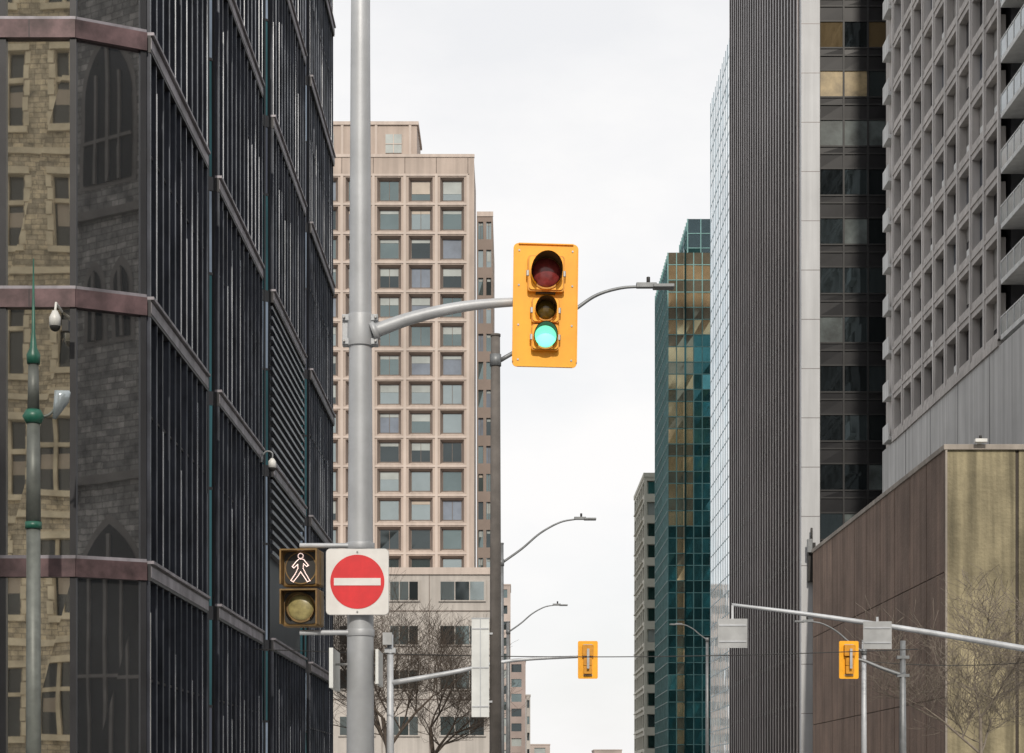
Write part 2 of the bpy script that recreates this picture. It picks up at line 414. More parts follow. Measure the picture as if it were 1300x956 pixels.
# ---------------------------------------------------------------- beige building
e=empty('beige_office_tower',(-20,240,0))
w=B();g=B()
F=frame((0,230,0),(1,0,0))
def bwin(g,F,i0,i1,q0,q1,wd):
    m=pick(('win_a',2.4),('win_b',3),('win_c',1.6),('win_blue',1))
    g.fquad(F,i0,i1,q0,q1,wd,m,.03)
    if R()<.5:
        h=(q1-q0)*pick((.2,2),(.4,2),(.65,1)); g.fquad(F,i0+.1,i1-.1,q1-h,q1-.05,wd+.04,pick(('win_blind',4),('win_blind2',.5)))
    if R()<.35: c=i0+(i1-i0)*.5; g.fbox(F,c-.03,c+.03,q0,q1,wd,wd+.06,'beige_joint')
NX=11;pu=3.68;u0=-6.99+pu/2-NX*pu
nv=14;pv=3.4;v0=71.5+pv/2-nv*pv
punched(w,g,F,u0,v0,NX,nv,pu,pv,2.3,2.35,.65,'beige','beige_dk',bwin,cham=.26,mull=1,mm='beige_joint',sillm='beige')  # head and side reveals coloured darker to paint in recess shade
xr=u0+NX*pu; zt=v0+nv*pv
for i in range(NX+1):
    w.fbox(F,u0+i*pu-.16,u0+i*pu+.16,v0,zt,-.1,.14,'beige_lt')
for j in range(nv+1):
    w.fbox(F,u0,xr,v0+j*pv-.12,v0+j*pv+.12,-.1,.1,'beige_lt')
w.fbox(F,u0,-4.42,zt+.12,75.25,-.1,.1,'beige'); w.fbox(F,xr+.16,-4.42,v0,zt+.12,-.1,.1,'beige')
w.fbox(F,u0,-4.38,75.25,75.6,-.3,.2,'beige_lt')
for i in range(NX+1): w.fbox(F,u0+i*pu-.04,u0+i*pu+.04,zt+.2,75.2,.1,.13,'beige_joint')
w.box(u0,-4.45,230.9,243,0,75.2,'beige'); w.box(u0,u0+.1,230,231,0,75.2,'beige'); w.box(-5.1,-4.45,230.05,230.9,0,75.2,'beige')
w.box(-40,-11.2,232,241,75.2,79.7,'beige'); w.box(-40.2,-11,231.8,241.2,79.7,80.1,'beige_lt')
for i in range(8):
    x=-12-i*4.0; w.box(x-.15,x+.15,231.85,232,75.3,79.7,'beige_lt')
    g.box(x-2.9,x-1,231.9,232.0,76.4,78.6,'win_blind');g.box(x-2.0,x-1.9,231.86,231.9,76.4,78.6,'beige_lt'); g.box(x-2.9,x-1,231.85,231.86,77.4,77.5,'beige_lt')
w.box(-10,-7,234,239,75.6,76.4,'galv_dark')
F2=frame((-4.4,246,0),(1,0,0))
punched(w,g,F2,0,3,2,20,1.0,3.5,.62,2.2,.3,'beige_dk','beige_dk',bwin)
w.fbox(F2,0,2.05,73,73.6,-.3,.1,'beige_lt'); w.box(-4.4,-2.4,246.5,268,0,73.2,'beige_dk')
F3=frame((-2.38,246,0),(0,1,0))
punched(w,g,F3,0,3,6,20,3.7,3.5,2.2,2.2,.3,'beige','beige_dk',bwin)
w.obj('walls',e);g.obj('windows',e)
# podium
e=empty('low_concrete_building',(-15,210,0))
w=B();g=B()
w.box(-40,-2.24,200,228,0,23.3,'podium_lt'); w.box(-40.1,-2.1,199.8,228.1,23.3,24,'beige_lt')
for i,(x0,x1) in enumerate(((-12.4,-9.5),(-7.3,-2.8),(-17.5,-14),(-23,-19.5))):
    for z in (20.7,16.2,11.7,7):
        w.box(x0-.15,x1+.15,199.8,200,z-.15,z+2.05,'podium_lt')
        n=3
        for k in range(n):
            a=x0+(x1-x0)*k/n; bb=x0+(x1-x0)*(k+1)/n
            g.box(a+.05,bb-.05,199.76,199.8,z,z+1.85,pick(('win_c',2),('win_b',2),('win_a',1)))
for z in (19.6,15.1,10.6): w.box(-40,-2.2,199.94,200,z-.05,z+.05,'beige_joint')
for x in (-8.4,-13.2,-18.5): w.box(x-.03,x+.03,199.95,200,0,23.3,'beige_joint')
w.obj('walls',e);g.obj('windows',e)
# ---------------------------------------------------------------- right podium
e=empty('brown_concrete_building',(28,105,0))
w=B()
H=17.5
w.box(20.05,46,91.05,131,0,H-.3,'pd_joint')
F=frame((20.0,131,0),(0,-1,0)); p=4.0
for i in range(10):
    u=i*p
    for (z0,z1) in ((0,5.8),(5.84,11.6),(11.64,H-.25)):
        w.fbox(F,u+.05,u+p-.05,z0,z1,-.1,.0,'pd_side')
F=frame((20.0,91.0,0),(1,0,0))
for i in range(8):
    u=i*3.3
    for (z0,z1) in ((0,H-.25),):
        w.fbox(F,u+.12,u+3.27,z0,z1,-.1,0,'pd_front_lit')
w.box(20.0,20.1,90.88,91,0,H-.25,'pd_cap')
w.box(19.93,46,90.85,91.4,H-.25,H,'pd_cap'); w.box(19.93,20.5,91.4,131,H-.25,H,'pd_cap')
w.obj('walls',e,bevel=.02)
b=B(); b.box(21.45,21.65,90.8,91.0,H,H+.12,'white_cast'); b.box(21.3,21.85,90.5,90.8,H+.05,H+.2,'white_cast'); b.tube([(21.55,90.6,H+.2),(21.55,90.6,H+.35)],.07,'black_pl'); b.obj('flood_light',e)
# ---------------------------------------------------------------- grid tower
e=empty('concrete_apartment_tower',(32,110,0))
w=B();g=B()
w.box(24,44,92,127.6,17.5,23.4,'gt_plinth'); w.box(24.2,44,124.2,127.4,23.4,76,'gt_conc')
for d in (99,106,113,120): w.box(23.985,24,d-.02,d+.02,17.5,23.4,'gt_dark')
w.box(23.9,44,97,124,23.4,23.75,'gt_conc')
F=frame((24.0,124,23.75),(0,-1,0))
def gwin(g,F,i0,i1,q0,q1,wd):
    m1=pick(('gt_win',5),('gt_win2',1.4),('gt_curt',.8)); m2=pick(('gt_win',5),('gt_win2',1.4),('gt_curt',.8))
    c=(i0+i1)/2; g.fquad(F,i0,c,q0,q1,wd,m1,.015); g.fquad(F,c,i1,q0,q1,wd,m2,.015)
    g.fbox(F,c-.05,c+.05,q0,q1,wd,wd+.08,'gt_conc')
    if R()<.35: g.fquad(F,i0+.05,c-.05,q0+(q1-q0)*pick((.3,1),(.6,1)),q1,wd+.03,'gt_curt')
    if R()<.25: g.fbox(F,c+.1,i1-.1,q0,q0+.45,wd,wd+.3,'gt_white')
punched(w,g,F,0,0,9,19,3.0,2.75,2.4,1.95,.4,'gt_conc','gt_conc',gwin,sillm='gt_sill')
for i in range(10): w.fbox(F,i*3.0-.12,i*3.0+.12,0,52.3,-.05,.08,'gt_sill')
for j in range(20): w.fbox(F,0,27,j*2.75-.1,j*2.75+.1,-.05,.06,'gt_conc')
w.box(24.6,44,97,124,23.75,76,'gt_dark'); w.box(24,44,97,124,76.05,76.4,'gt_conc')
w.box(25.4,44,92,97,23.4,76,'gt_conc')
for j in range(20):
    z=23.75+j*2.72
    w.box(24.0,25.4,91.6,96.7,z-.12,z+.12,'gt_white')
    g.box(24.0,24.05,91.6,96.7,z+.12,z+.95,'rail_glass'); g.box(23.98,24.07,91.6,96.7,z+.95,z+1.02,'gt_white')
    g.box(24.05,25.4,91.6,91.65,z+.12,z+.95,'rail_glass')
    for k in range(5): g.box(23.97,24.08,91.6+k*1.27,91.65+k*1.27,z+.1,z+.96,'gt_white')
    g.box(25.34,25.4,92.4,96.2,z+.15,z+2.3,'gt_win')
    w.box(23.75,26,124.3,126.2,z-.12,z+.1,'gt_white'); w.box(23.75,23.81,124.3,126.2,z+.1,z+.95,'gt_white')
w.obj('walls',e);g.obj('windows',e)
# ---------------------------------------------------------------- dark ribbed tower
e=empty('dark_ribbed_tower',(32,150,0))
w=B();g=B()
TX=19.4
w.box(TX+.1,50,132.5,175,0,110,'rib_dk')
F=frame((TX,175,0),(0,-1,0)); L0=42.9
n=28;p=L0/n
for i in range(n):
    w.fbox(F,i*p+.1,i*p+.5,0,110,-.1,.1,'rib')
    w.fbox(F,i*p+.95,i*p+1.03,0,110,-.1,.02,'rib')
    for j in range(33): g.fquad(F,i*p+.5,i*p+p+.1,j*3.3+.9,j*3.3+3.9,-.04,'rib_glass',.004)
for j in range(33): w.fbox(F,0,L0,j*3.3+.6,j*3.3+.9,-.1,.012,'rib_dk')
w.box(TX-.02,TX+1.22,131.9,132.8,0,110,'pier_white')
for j in range(33): w.box(TX-.03,TX+1.225,131.895,131.9,j*3.3,j*3.3+.04,'rib')
F=frame((TX+1.22,132.2,0),(1,0,0))
def f1(i,j):
    z=j*3.3
    if z>43: return pick(('dt_warm_refl',2.5),('dt_glass2',1.5),('dt_warm_refl2',2),('dt_glass',1))  # upper floors: warm reflected light painted into the pane colours
    return pick(('dt_glass',4),('dt_glass2',4),('dt_int',1.4))
def f2(i,j): return 'dt_span'
curtain(g,F,0,24.5,15,.3,[(1.0,f2),(.5,f2),(1.8,f1)],33,.12,.1,'dt_mull',.012)
for k in (3,6,9,12): g.fbox(F,k*24.5/15-.16,k*24.5/15+.16,0,110,-.05,.16,'dt_mull')
w.obj('walls',e);g.obj('windows',e)
b=B(); b.box(19.75,20.25,131.3,131.9,15.4,18,'black_pl'); b.box(19.65,20.0,131.0,131.3,17.3,18.2,'galv_dark'); b.tube([(20,131.5,18),(20,131.5,19.0)],.08,'black_pl'); b.obj('wall_mounted_speaker',e,bevel=.03)
# ---------------------------------------------------------------- mirror tower
e=empty('mirror_glass_tower',(30,185,0))
w=B();g=B()
w.box(19.75,45,176.2,194.4,0,69.3,'mir_c')
F=frame((19.6,194.4,0),(0,-1,0))
fm=lambda i,j:pick(('mir_a',6),('mir_b',2),('mir_c',.15))
curtain(g,F,0,18.4,12,.2,[(2.0,fm),(1.45,fm)],20,.07,.03,'mir_mull',.004)
F=frame((19.6,176,0),(1,0,0)); curtain(g,F,0,25,12,.2,[(2.0,fm),(1.45,fm)],20,.1,.05,'mir_mull',.02)
w.obj('core',e);g.obj('glazing',e)
# ---------------------------------------------------------------- teal tower
e=empty('teal_glass_tower',(30,255,0))
w=B();g=B()
w.box(19.6,45,245.3,266.5,0,68.3,'tl_c')
fs=lambda i,j:pick(('tl_b',4),('tl_e',4))
fsp=lambda i,j:'tl_b'
F=frame((19.4,266.5,0),(0,-1,0)); curtain(g,F,0,21.5,14,.2,[(1.9,fs),(1.5,fsp)],20,.12,.08,'tl_mull',.02)
def gold_refl(i,j):  # panes that carry a golden reflection painted in as tint
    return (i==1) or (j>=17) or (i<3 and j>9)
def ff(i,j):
    if gold_refl(i,j): return 'tl_refl'
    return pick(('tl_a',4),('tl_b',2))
def fsn(i,j): return 'tl_c' if not gold_refl(i,j) else 'tl_refl_dk'
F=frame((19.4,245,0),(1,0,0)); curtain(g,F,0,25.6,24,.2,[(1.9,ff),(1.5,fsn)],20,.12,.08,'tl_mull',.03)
w.box(21.4,21.65,244.6,245,0,68.5,'tl_c')
w.box(22.5,45,250.2,262,68.3,73.8,'tl_c')
F=frame((22.3,250,68.3),(1,0,0)); fe=lambda i,j:pick(('tl_e',5),('tl_b',1)); curtain(g,F,0,20,12,0,[(1.85,fe)],3,.12,.08,'tl_mull',.03)
F=frame((22.3,262,68.3),(0,-1,0)); curtain(g,F,0,12,7,0,[(1.85,fe)],3,.12,.08,'tl_mull',.03)
w.obj('core',e);g.obj('glazing',e)
# ---------------------------------------------------------------- small tower further
e=empty('concrete_balcony_tower',(25,295,0))
w=B();g=B()
F=frame((19.0,306,0),(0,-1,0))
def swin(g,F,i0,i1,q0,q1,wd): g.fquad(F,i0,i1,q0,q1,wd,pick(('sb_win',3),('win_b',1),('win_blind',.6)),.03)
punched(w,g,F,0,.6,5,15,4.6,3.05,3.6,1.9,.6,'sb_conc','sb_conc',swin)
F=frame((19.0,283,0),(1,0,0))
punched(w,g,F,0,.6,6,15,2.6,3.05,1.8,1.9,.6,'sb_conc','sb_conc',swin,mull=1)
for j in range(15): w.box(18.7,19,285,303,.6+j*3.05,.75+j*3.05,'sb_conc')
w.box(19.7,34,283.7,306,0,46,'sb_conc'); w.box(18.9,34.6,282.9,306,46.3,46.9,'sb_conc')
w.obj('walls',e);g.obj('windows',e)
# ---------------------------------------------------------------- distant buildings
def far(name,x0,x1,y,z,m,px=3,pz=3.2):
    e=empty(name,((x0+x1)/2,y+8,0)); w=B();g=B()
    n=max(1,int((x1-x0)/px)); k=int(z/pz); F=frame((x0,y,0),(1,0,0))
    fn=lambda g,F,a,b_,c,d,wd:g.fquad(F,a,b_,c,d,wd,pick(('win_c',2),('win_b',2),('win_blind',1)),.02)
    punched(w,g,F,0,.3,n,k,(x1-x0)/n,(z-.6)/k,(x1-x0)/n*.55,1.7,.3,m,m,fn)
    w.box(x0-.1,x1+.1,y-.1,y+15,z-.3,z,m); w.box(x0,x1,y+.5,y+15,0,z-.3,m)
    w.obj('walls',e);g.obj('windows',e)
far('distant_apartment_block',-6,-.3,400,43,'far_a',2)
far('distant_brick_block',-1,2.9,420,29,'far_c',2)
far('distant_brick_block',3.1,4,430,22,'far_b',2)
xx=4.6
for i in range(12):
    wd=3+R()*5; far('distant_low_building',xx,xx+wd,470+R()*60,6+R()*8,pick(('far_a',1),('far_b',2),('far_c',1))); xx+=wd+.4
# ---------------------------------------------------------------- stone hall and church across the junction (seen mirrored in the glass)
e=empty('stone_hall',(-30,-25,0))
w=B();g=B()
F=frame((-10,-15,0),(-1,0,0))
def cw(g,F,i0,i1,q0,q1,wd):
    g.fquad(F,i0,i1,q0,q1,wd,'church_glass')
    for k in (1,2):
        c=i0+(i1-i0)*k/3; g.fbox(F,c-.1,c+.1,q0,q1,wd,wd+.3,'church_trim')
    m=q0+(q1-q0)*.62; g.fbox(F,i0,i1,m-.12,m+.12,wd,wd+.28,'church_trim')
    for k in range(3):
        a=i0+(i1-i0)*k/3+.12; b_=i0+(i1-i0)*(k+1)/3-.12
        if R()<.6: g.fquad(F,a,b_,q0+(q1-q0)*.3,q0+(q1-q0)*pick((.6,1),(.5,1)),wd+.03,'win_blind2')
punched(w,g,F,1.9,3,6,7,4.7,6.6,2.9,3.9,.5,'church_stone_sunlit','church_trim',cw)
w.fbox(F,0,1.9,0,49.2,-.4,0,'church_stone_sunlit'); w.fbox(F,30.1,32,0,49.2,-.4,0,'church_stone_sunlit'); w.fbox(F,1.9,30.1,0,3,-.4,0,'church_stone_sunlit')
for j in range(8):
    w.fbox(F,0,32,3+j*6.6-.2,3+j*6.6+.15,-.1,.18,'church_trim')
for i in range(12): w.fbox(F,i*2.8,i*2.8+1.6,49.4,51,-.5,.1,'church_stone_sunlit')
for i in range(6):
    for j in range(7):
        u=1.9+4.7*i+2.35; v=3+6.6*j+3.3
        g.fbox(F,u-1.75,u+1.75,v+1.97,v+2.35,.0,.16,'church_trim'); g.fbox(F,u-1.75,u+1.75,v-2.3,v-1.97,0,.2,'church_trim')
        for s in (-1,1):
            for q in range(5): 
                x_=u+s*(1.6 if q%2 else 1.68); g.fbox(F,x_-.16,x_+.16,v-1.9+q*.78,v-1.2+q*.78,0,.05,'church_trim')
w.box(-42,-10,-40,-15.6,0,49,'church_stone_sunlit')
w.obj('walls',e);g.obj('windows',e)
e=empty('stone_church',(28,0,0))
w=B();g=B()
w.box(17,27,13,23.4,0,36,'church_stone_dk'); w.box(18,38,-25,13,0,17,'church_stone_dk')
w.poly([(17.6,-25,17),(17.6,13,17),(28,13,29),(28,-25,29)],'slate'); w.poly([(38.4,-25,17),(38.4,13,17),(28,13,29),(28,-25,29)],'slate'); w.poly([(18,-25,17),(38,-25,17),(28,-25,29)],'church_stone_dk')
for (x,y) in ((17,13),(27,13),(17,23.4),(27,23.4)):
    w.box(x-.6,x+.6,y-.6,y+.6,0,38.5,'church_stone_dk')
    a=[(x-.6,y-.6,38.5),(x+.6,y-.6,38.5),(x+.6,y+.6,38.5),(x-.6,y+.6,38.5)]
    for k in range(4): w.poly([a[k],a[(k+1)%4],(x,y,42)],'slate')
F=frame((17,23.4,0),(0,-1,0))
def lancet(F,c,v0,v1,hw,o=.03,m='church_trim_dk'):
    def shape(s,extra):
        arc=[]
        for k in range(8):
            t=k/7; ang=t*math.pi/3
            arc.append((2*s*math.cos(ang)-s, 2*s*math.sin(ang)))
        pts=[(c-s,v0-extra),(c+s,v0-extra)]+[(c+a,v1+h) for a,h in arc]+[(c-a,v1+h) for a,h in arc[-2::-1]]
        return pts
    g.poly([F(u,v,o) for u,v in shape(hw+.25,.2)],m); g.poly([F(u,v,o+.04) for u,v in shape(hw,0)],'church_glass')
    g.fbox(F,c-.08,c+.08,v0,v1+hw*1.5,o+.05,o+.15,m)
    if hw>1:
        for s in (-1,1): g.fbox(F,c+s*hw*.5-.06,c+s*hw*.5+.06,v0,v1+hw*.7,o+.05,o+.15,m)
        g.fbox(F,c-hw,c+hw,(v0+v1)/2-.07,(v0+v1)/2+.07,o+.05,o+.14,m)
lancet(F,4.3,27,30.5,1.4)
for c in (3.5,5.1): lancet(F,c,20.5,22.6,.42)
lancet(F,4.3,3,9.5,1.9)
for z in (14.5,25.5,35.4): w.fbox(F,-.3,10.6,z,z+.35,-.1,.25,'church_trim_dk')
F=frame((18,13,0),(0,-1,0))
for k in range(6): lancet(F,3.5+k*6,5,11,1.3); w.fbox(F,.1+k*6,.9+k*6,0,14,-.1,.9,'church_stone_dk')
w.obj('walls',e);g.obj('windows',e)
# ---------------------------------------------------------------- traffic signal
def visor(b,c,r,length,m_out,m_in):
    n=22; a0=math.radians(-50); a1=math.radians(230)
    for (rr,m) in ((r,m_out),(r-.008,m_in)):
        prev=None
        for k in range(n+1):
            a=a0+(a1-a0)*k/n
            l=length*(.45+.55*max(0,math.sin(a))**.7) if math.sin(a)>0 else length*(.45+.25*math.sin(a))
            p=(c[0]+rr*math.cos(a),c[2]+rr*math.sin(a),l)
            if prev: b.poly([(prev[0],c[1],prev[1]),(p[0],c[1],p[1]),(p[0],c[1]-p[2],p[1]),(prev[0],c[1]-prev[2],prev[1])],m,True)
            prev=p
def ring(b,c,r0,r1,y0,m,n=28):
    for k in range(n):
        a=2*math.pi*k/n;a2=2*math.pi*(k+1)/n
        P=lambda r,t,y:(c[0]+r*math.cos(t),y,c[2]+r*math.sin(t))
        b.poly([P(r0,a,y0),P(r0,a2,y0),P(r1,a2,y0),P(r1,a,y0)],m); b.poly([P(r1,a,y0),P(r1,a2,y0),P(r1,a2,y0+.04),P(r1,a,y0+.04)],m)
def traffic_signal(name,loc,rotz,roll=0,lit=True):
    e=empty(name,loc,False,(0,roll,rotz))
    b=B(); b.rrect(0,0,.655,1.245,.05,0,.012,'sig_yellow'); b.obj('backboard',e)
    b=B()
    for (x0,x1,z0,z1) in ((-.327,.327,.612,.622),(-.327,.327,-.622,-.612)): b.box(x0+.05,x1-.05,-.02,0,z0,z1,'sig_yellow')
    for x in (-.327,.317): b.box(x,x+.01,-.02,0,-.57,.57,'sig_yellow')
    for x in (-.27,.27):
        for z in (-.55,-.2,.2,.55): b.tube([(x,-.008,z),(x,0,z)],.01,'steel_bolt',8)
    b.obj('backboard_lip',e)
    secs=(('red',.0,.305,.185,.185,.15,.152),('amber',0,-.065,.14,.13,.1,.102),('green',0,-.335,.14,.135,.112,.114))
    b=B(); 
    for (n_,x,z,hw,hh,lr,vr) in secs:
        b.rrect(x,z,hw*2,hh*2-.01,.03,-.07,.17,'sig_yellow_dk'); b.rrect(x,z,hw*1.84,hh*1.84-.01,.03,-.085,-.07,'sig_yellow')
        for sx in (-1,1): b.box(x+sx*hw-.015,x+sx*hw+.015,-.075,-.05,z-.03,z+.03,'steel_bolt')
    for z in (.115,-.2): b.box(-.1,.1,-.05,.1,z-.008,z+.008,'black_pl')
    b.obj('housing',e,bevel=.006)
    b=B()
    for (n_,x,z,hw,hh,lr,vr) in secs:
        ring(b,(x,0,z),lr*.97,vr+.012,-.1,'sig_yellow_dk'); visor(b,(x,-.09,z),vr+.006,.26 if n_=='red' else .18,'sig_yellow','visor_in')
    b.obj('visors',e)
    b=B()
    for (n_,x,z,hw,hh,lr,vr) in secs:
        m={'red':'lens_red','amber':'lens_amber','green':'lens_green' if lit else 'lens_amber'}[n_]
        b.dome((x,-.095,z),lr,.045,m)
    b.obj('lenses',e)
    b=B(); b.tube([(0,.17,-.2),(0,.26,-.2)],.03,'galv'); b.tube([(0,.17,.25),(0,.26,.25)],.03,'galv'); b.box(-.04,.04,.24,.3,-.3,.35,'galv')
    for z in (-.5,.5): b.box(-.15,.15,.012,.03,z-.015,z+.015,'galv')
    b.obj('mounting_bracket',e)
    return e
traffic_signal('traffic_signal',(.335,19.85,6.51),math.radians(3),math.radians(.8))
traffic_signal('traffic_signal',(2.5,64.9,5.86),math.radians(180),0,False)
traffic_signal('traffic_signal',(11.1,64.9,5.86),math.radians(186),0,False)
# near pole and arm
e=empty('signal_pole',(-1.54,20,0))
b=B(); b.tube([(-1.54,20,.13),(-1.54,20,3.2),(-1.54,20,6.2),(-1.54,20,9),(-1.53,20,12)],[.15,.135,.115,.1,.085],'galv',28)
b.tube([(-1.54,20,.13),(-1.54,20,.2)],.24,'galv',28)
b.obj('shaft',e)
b=B(); pts=catmull([(-1.42,19.97,6.27),(-1.0,19.98,6.42),(-.5,20.02,6.54),(0,20.08,6.6),(.33,20.12,6.61)],6)
b.tube(pts,lerp(.074,.036,len(pts)),'galv',16)
b.tube([(-1.42,19.97,6.27),(-1.37,19.97,6.29)],.1,'galv',16)
b.obj('mast_arm',e)
b=B()
b.tube([(-1.54,20,6.13),(-1.54,20,6.45)],.135,'galv',28)
for z in (6.17,6.41):
    b.box(-1.72,-1.36,19.93,20.07,z-.03,z+.03,'galv'); 
    for x in (-1.7,-1.38): b.tube([(x,19.9,z),(x,20.1,z)],.014,'steel_bolt',8)
b.box(-1.72,-1.66,19.96,20.04,6.13,6.45,'galv');b.box(-1.42,-1.36,19.96,20.04,6.13,6.45,'galv')
for z in (4.1,3.22):
    b.tube([(-2.15,19.94,z),(-1.44,19.94,z)],.026,'galv',12); b.tube([(-1.54,20,z-.035),(-1.54,20,z+.035)],.145,'galv',28)
b.obj('clamps',e,bevel=.004)
b=B(); b.box(-1.83,-1.79,19.7,20.5,2.65,3.05,'sign_back_lt'); b.box(-1.38,-1.35,19.9,20.6,2.7,3.05,'sign_back_lt'); b.tube([(-1.81,19.97,2.9),(-1.5,19.97,2.9)],.012,'steel_bolt',8); b.tube([(-1.36,20.1,2.9),(-1.5,20.0,2.9)],.012,'steel_bolt',8)
b.obj('street_name_plates',e)
# pedestrian signal
e=empty('pedestrian_signal',(-2.12,19.85,3.66),False,(0,0,math.radians(-6)))
b=B()
for z in (.2,-.2):
    b.box(-.195,.195,-.02,.18,z-.185,z+.185,'ped_frame')
    b.rrect(0,z,.33,.32,.05,-.035,-.02,'black_pl')
b.obj('housing',e,bevel=.02)
b=B()
for z in (.2,-.2):
    for (x0,x1,z0,z1) in ((-.19,.19,z+.165,z+.18),(-.19,-.175,z-.17,z+.165),(.175,.19,z-.17,z+.165)):
        b.box(x0,x1,-.17,-.02,z0,z1,'ped_frame')
ring(b,(0,0,-.2),.13,.15,-.05,'ped_frame'); visor(b,(0,-.04,-.2),.152,.12,'ped_frame','visor_in')
ring(b,(0,0,.2),.152,.163,-.04,'ped_frame')
b.obj('visors',e)
b=B(); b.dome((0,-.036,-.2),.135,.04,'lens_ped'); b.obj('lower_lens',e)
b=B()
ol=[(-.015,.085),(.03,.08),(.08,.02),(.062,.008),(.03,.035),(.025,-.01),(.05,-.06),(.095,-.135),(.068,-.145),(.025,-.08),(0,-.045),(-.03,-.09),(-.075,-.145),(-.1,-.13),(-.055,-.065),(-.028,-.01),(-.03,.03),(-.07,-.005),(-.085,.01),(-.045,.06),(-.015,.085)]
for i in range(len(ol)-1):
    a=Vector((ol[i][0],-.045,ol[i][1]+.205));c_=Vector((ol[i+1][0],-.045,ol[i+1][1]+.205))
    k=max(1,round((c_-a).length/.014))
    for q in range(k):
        s=a.lerp(c_,q/k); b.tube([s,s+Vector((0,-.008,0))],.0052,'led_white',6)
for t in range(12):
    s=Vector((math.cos(t*math.pi/6)*.026,-.045,.32+math.sin(t*math.pi/6)*.026)); b.tube([s,s+Vector((0,-.008,0))],.0052,'led_white',6)
b.obj('walking_figure',e)
# no entry sign
e=empty('no_entry_sign',(-1.555,19.8,3.72),False,(0,0,0))
b=B(); b.rrect(0,0,.625,.66,.04,0,.006,'sign_white'); b.rrect(0,0,.635,.67,.045,.0062,.009,'sign_back'); b.obj('plate',e)
b=B(); b.poly([(.272*math.cos(t*math.pi/32),-.004,.272*math.sin(t*math.pi/32)) for t in range(64)],'sign_red'); b.obj('disc',e)
b=B(); b.box(-.235,.235,-.009,-.0045,-.037,.037,'sign_white'); b.obj('bar',e)
b=B(); 
for z in (.2,-.2): b.box(-.2,.2,.01,.05,z-.015,z+.015,'galv'); b.tube([(0,-.012,z*1.5),(0,.06,z*1.5)],.01,'steel_bolt',8)
b.obj('brackets',e)
# ---------------------------------------------------------------- street lamps
def lamp(X,D,Hh,sgn,polem='galv_dark',top=None,r=.1,k=1.0,reach=None):
    e=empty('street_lamp',(X,D,0)); top=top or Hh-.9
    b=B(); b.tube([(X,D,.13),(X,D,top*.5),(X,D,top)],[r*1.25,r*1.1,r*.9],polem,16); b.tube([(X,D,top),(X,D,top+.05)],r,polem,16); b.obj('pole',e)
    prof=reach or [(.05,-1.55),(.75,-1.05),(1.4,-.5),(2.1,-.12),(2.7,0)]
    pts=catmull([(X+sgn*a*k,D,Hh+c*k) for a,c in prof],6)
    b=B(); b.tube(pts,lerp(.045,.028,len(pts)),'galv_dark',10); b.tube([(X,D,Hh+prof[0][1]*k-.12),(X,D,Hh+prof[0][1]*k+.12)],r*1.15,'galv_dark',14); b.obj('arm',e)
    hx=X+sgn*prof[-1][0]*k; b=B()
    a,c_=sorted((hx-sgn*.1,hx+sgn*.32)); b.box(a,c_,D-.07,D+.07,Hh-.03,Hh+.075,'galv_dark')
    a,c_=sorted((hx+sgn*.25,hx+sgn*.68)); b.box(a,c_,D-.15,D+.15,Hh-.04,Hh+.03,'galv_dark')
    b.tube([(hx+sgn*.15,D,Hh+.07),(hx+sgn*.15,D,Hh+.2)],.04,'black_pl',10); b.obj('head',e,bevel=.02)
lamp(-.34,40.6,11.98,1,'pole_brown',top=10.95,r=.105,reach=[(.1,-1.52),(.8,-1.1),(1.67,-.45),(2.1,-.17),(2.58,-.03),(3.0,0)])
lamp(-.39,70,11.2,1)
lamp(-.2,103,11.2,1,k=.9)
lamp(14.3,80,8.4,-1,'galv',top=7.6,k=.8)
lamp(11.9,120,11.6,-1,k=.6)
e=empty('vertical_sign_board',(-.65,40.5,3.5))
b=B(); b.box(-.83,-.47,40.45,40.49,3.1,5.12,'sign_back_lt'); b.box(-.5,-.34,40.5,40.54,4.8,4.84,'galv'); b.box(-.5,-.34,40.5,40.54,3.4,3.44,'galv'); b.box(-.84,-.46,40.44,40.5,5.12,5.14,'galv')
b.box(-.66,-.64,40.43,40.45,3.1,5.12,'galv')
for z in (3.3,4.1,4.9): b.box(-.82,-.48,40.44,40.45,z,z+.03,'galv')
b.obj('board',e)
# far signal poles
e=empty('signal_pole',(-4,65,0)); b=B()
b.tube([(-4.02,65,.13),(-4.02,65,6.7)],[.14,.1],'galv',16); pts=catmull([(-4,65,5.1),(-2,65,5.45),(0,65.1,5.85),(2.5,65.2,6.0)],6); b.tube(pts,lerp(.09,.045,len(pts)),'galv',12)
b.box(-4.2,-3.84,64.9,65.1,6.1,6.25,'galv'); b.box(-4.25,-3.95,64.7,64.9,6.35,6.75,'sign_back'); b.obj('pole_and_arm',e)
e=empty('signal_pole',(12.9,65,0)); b=B()
b.tube([(12.9,65,.13),(12.9,65,6.5)],[.14,.09],'galv_dark',16); pts=catmull([(12.9,65,5.35),(12.2,65.05,5.6),(11.6,65.1,5.85),(11.1,65.2,5.95)],6); b.tube(pts,lerp(.07,.04,len(pts)),'galv_dark',12)
b.box(12.7,13.1,64.9,65.1,5.9,6.0,'galv_dark'); b.box(12.7,13.1,64.9,65.1,5.3,5.4,'galv_dark'); b.obj('pole_and_arm',e)
e=empty('signal_pole',(14.5,52,0)); b=B()
b.tube([(14.5,52,.13),(14.5,52,7.2)],[.15,.1],'galv',16); pts=catmull([(14.5,52,5.15),(11,52,5.75),(8,52,6.2),(5.8,52,6.48)],6); b.tube(pts,lerp(.09,.045,len(pts)),'galv',12); b.obj('pole_and_arm',e)
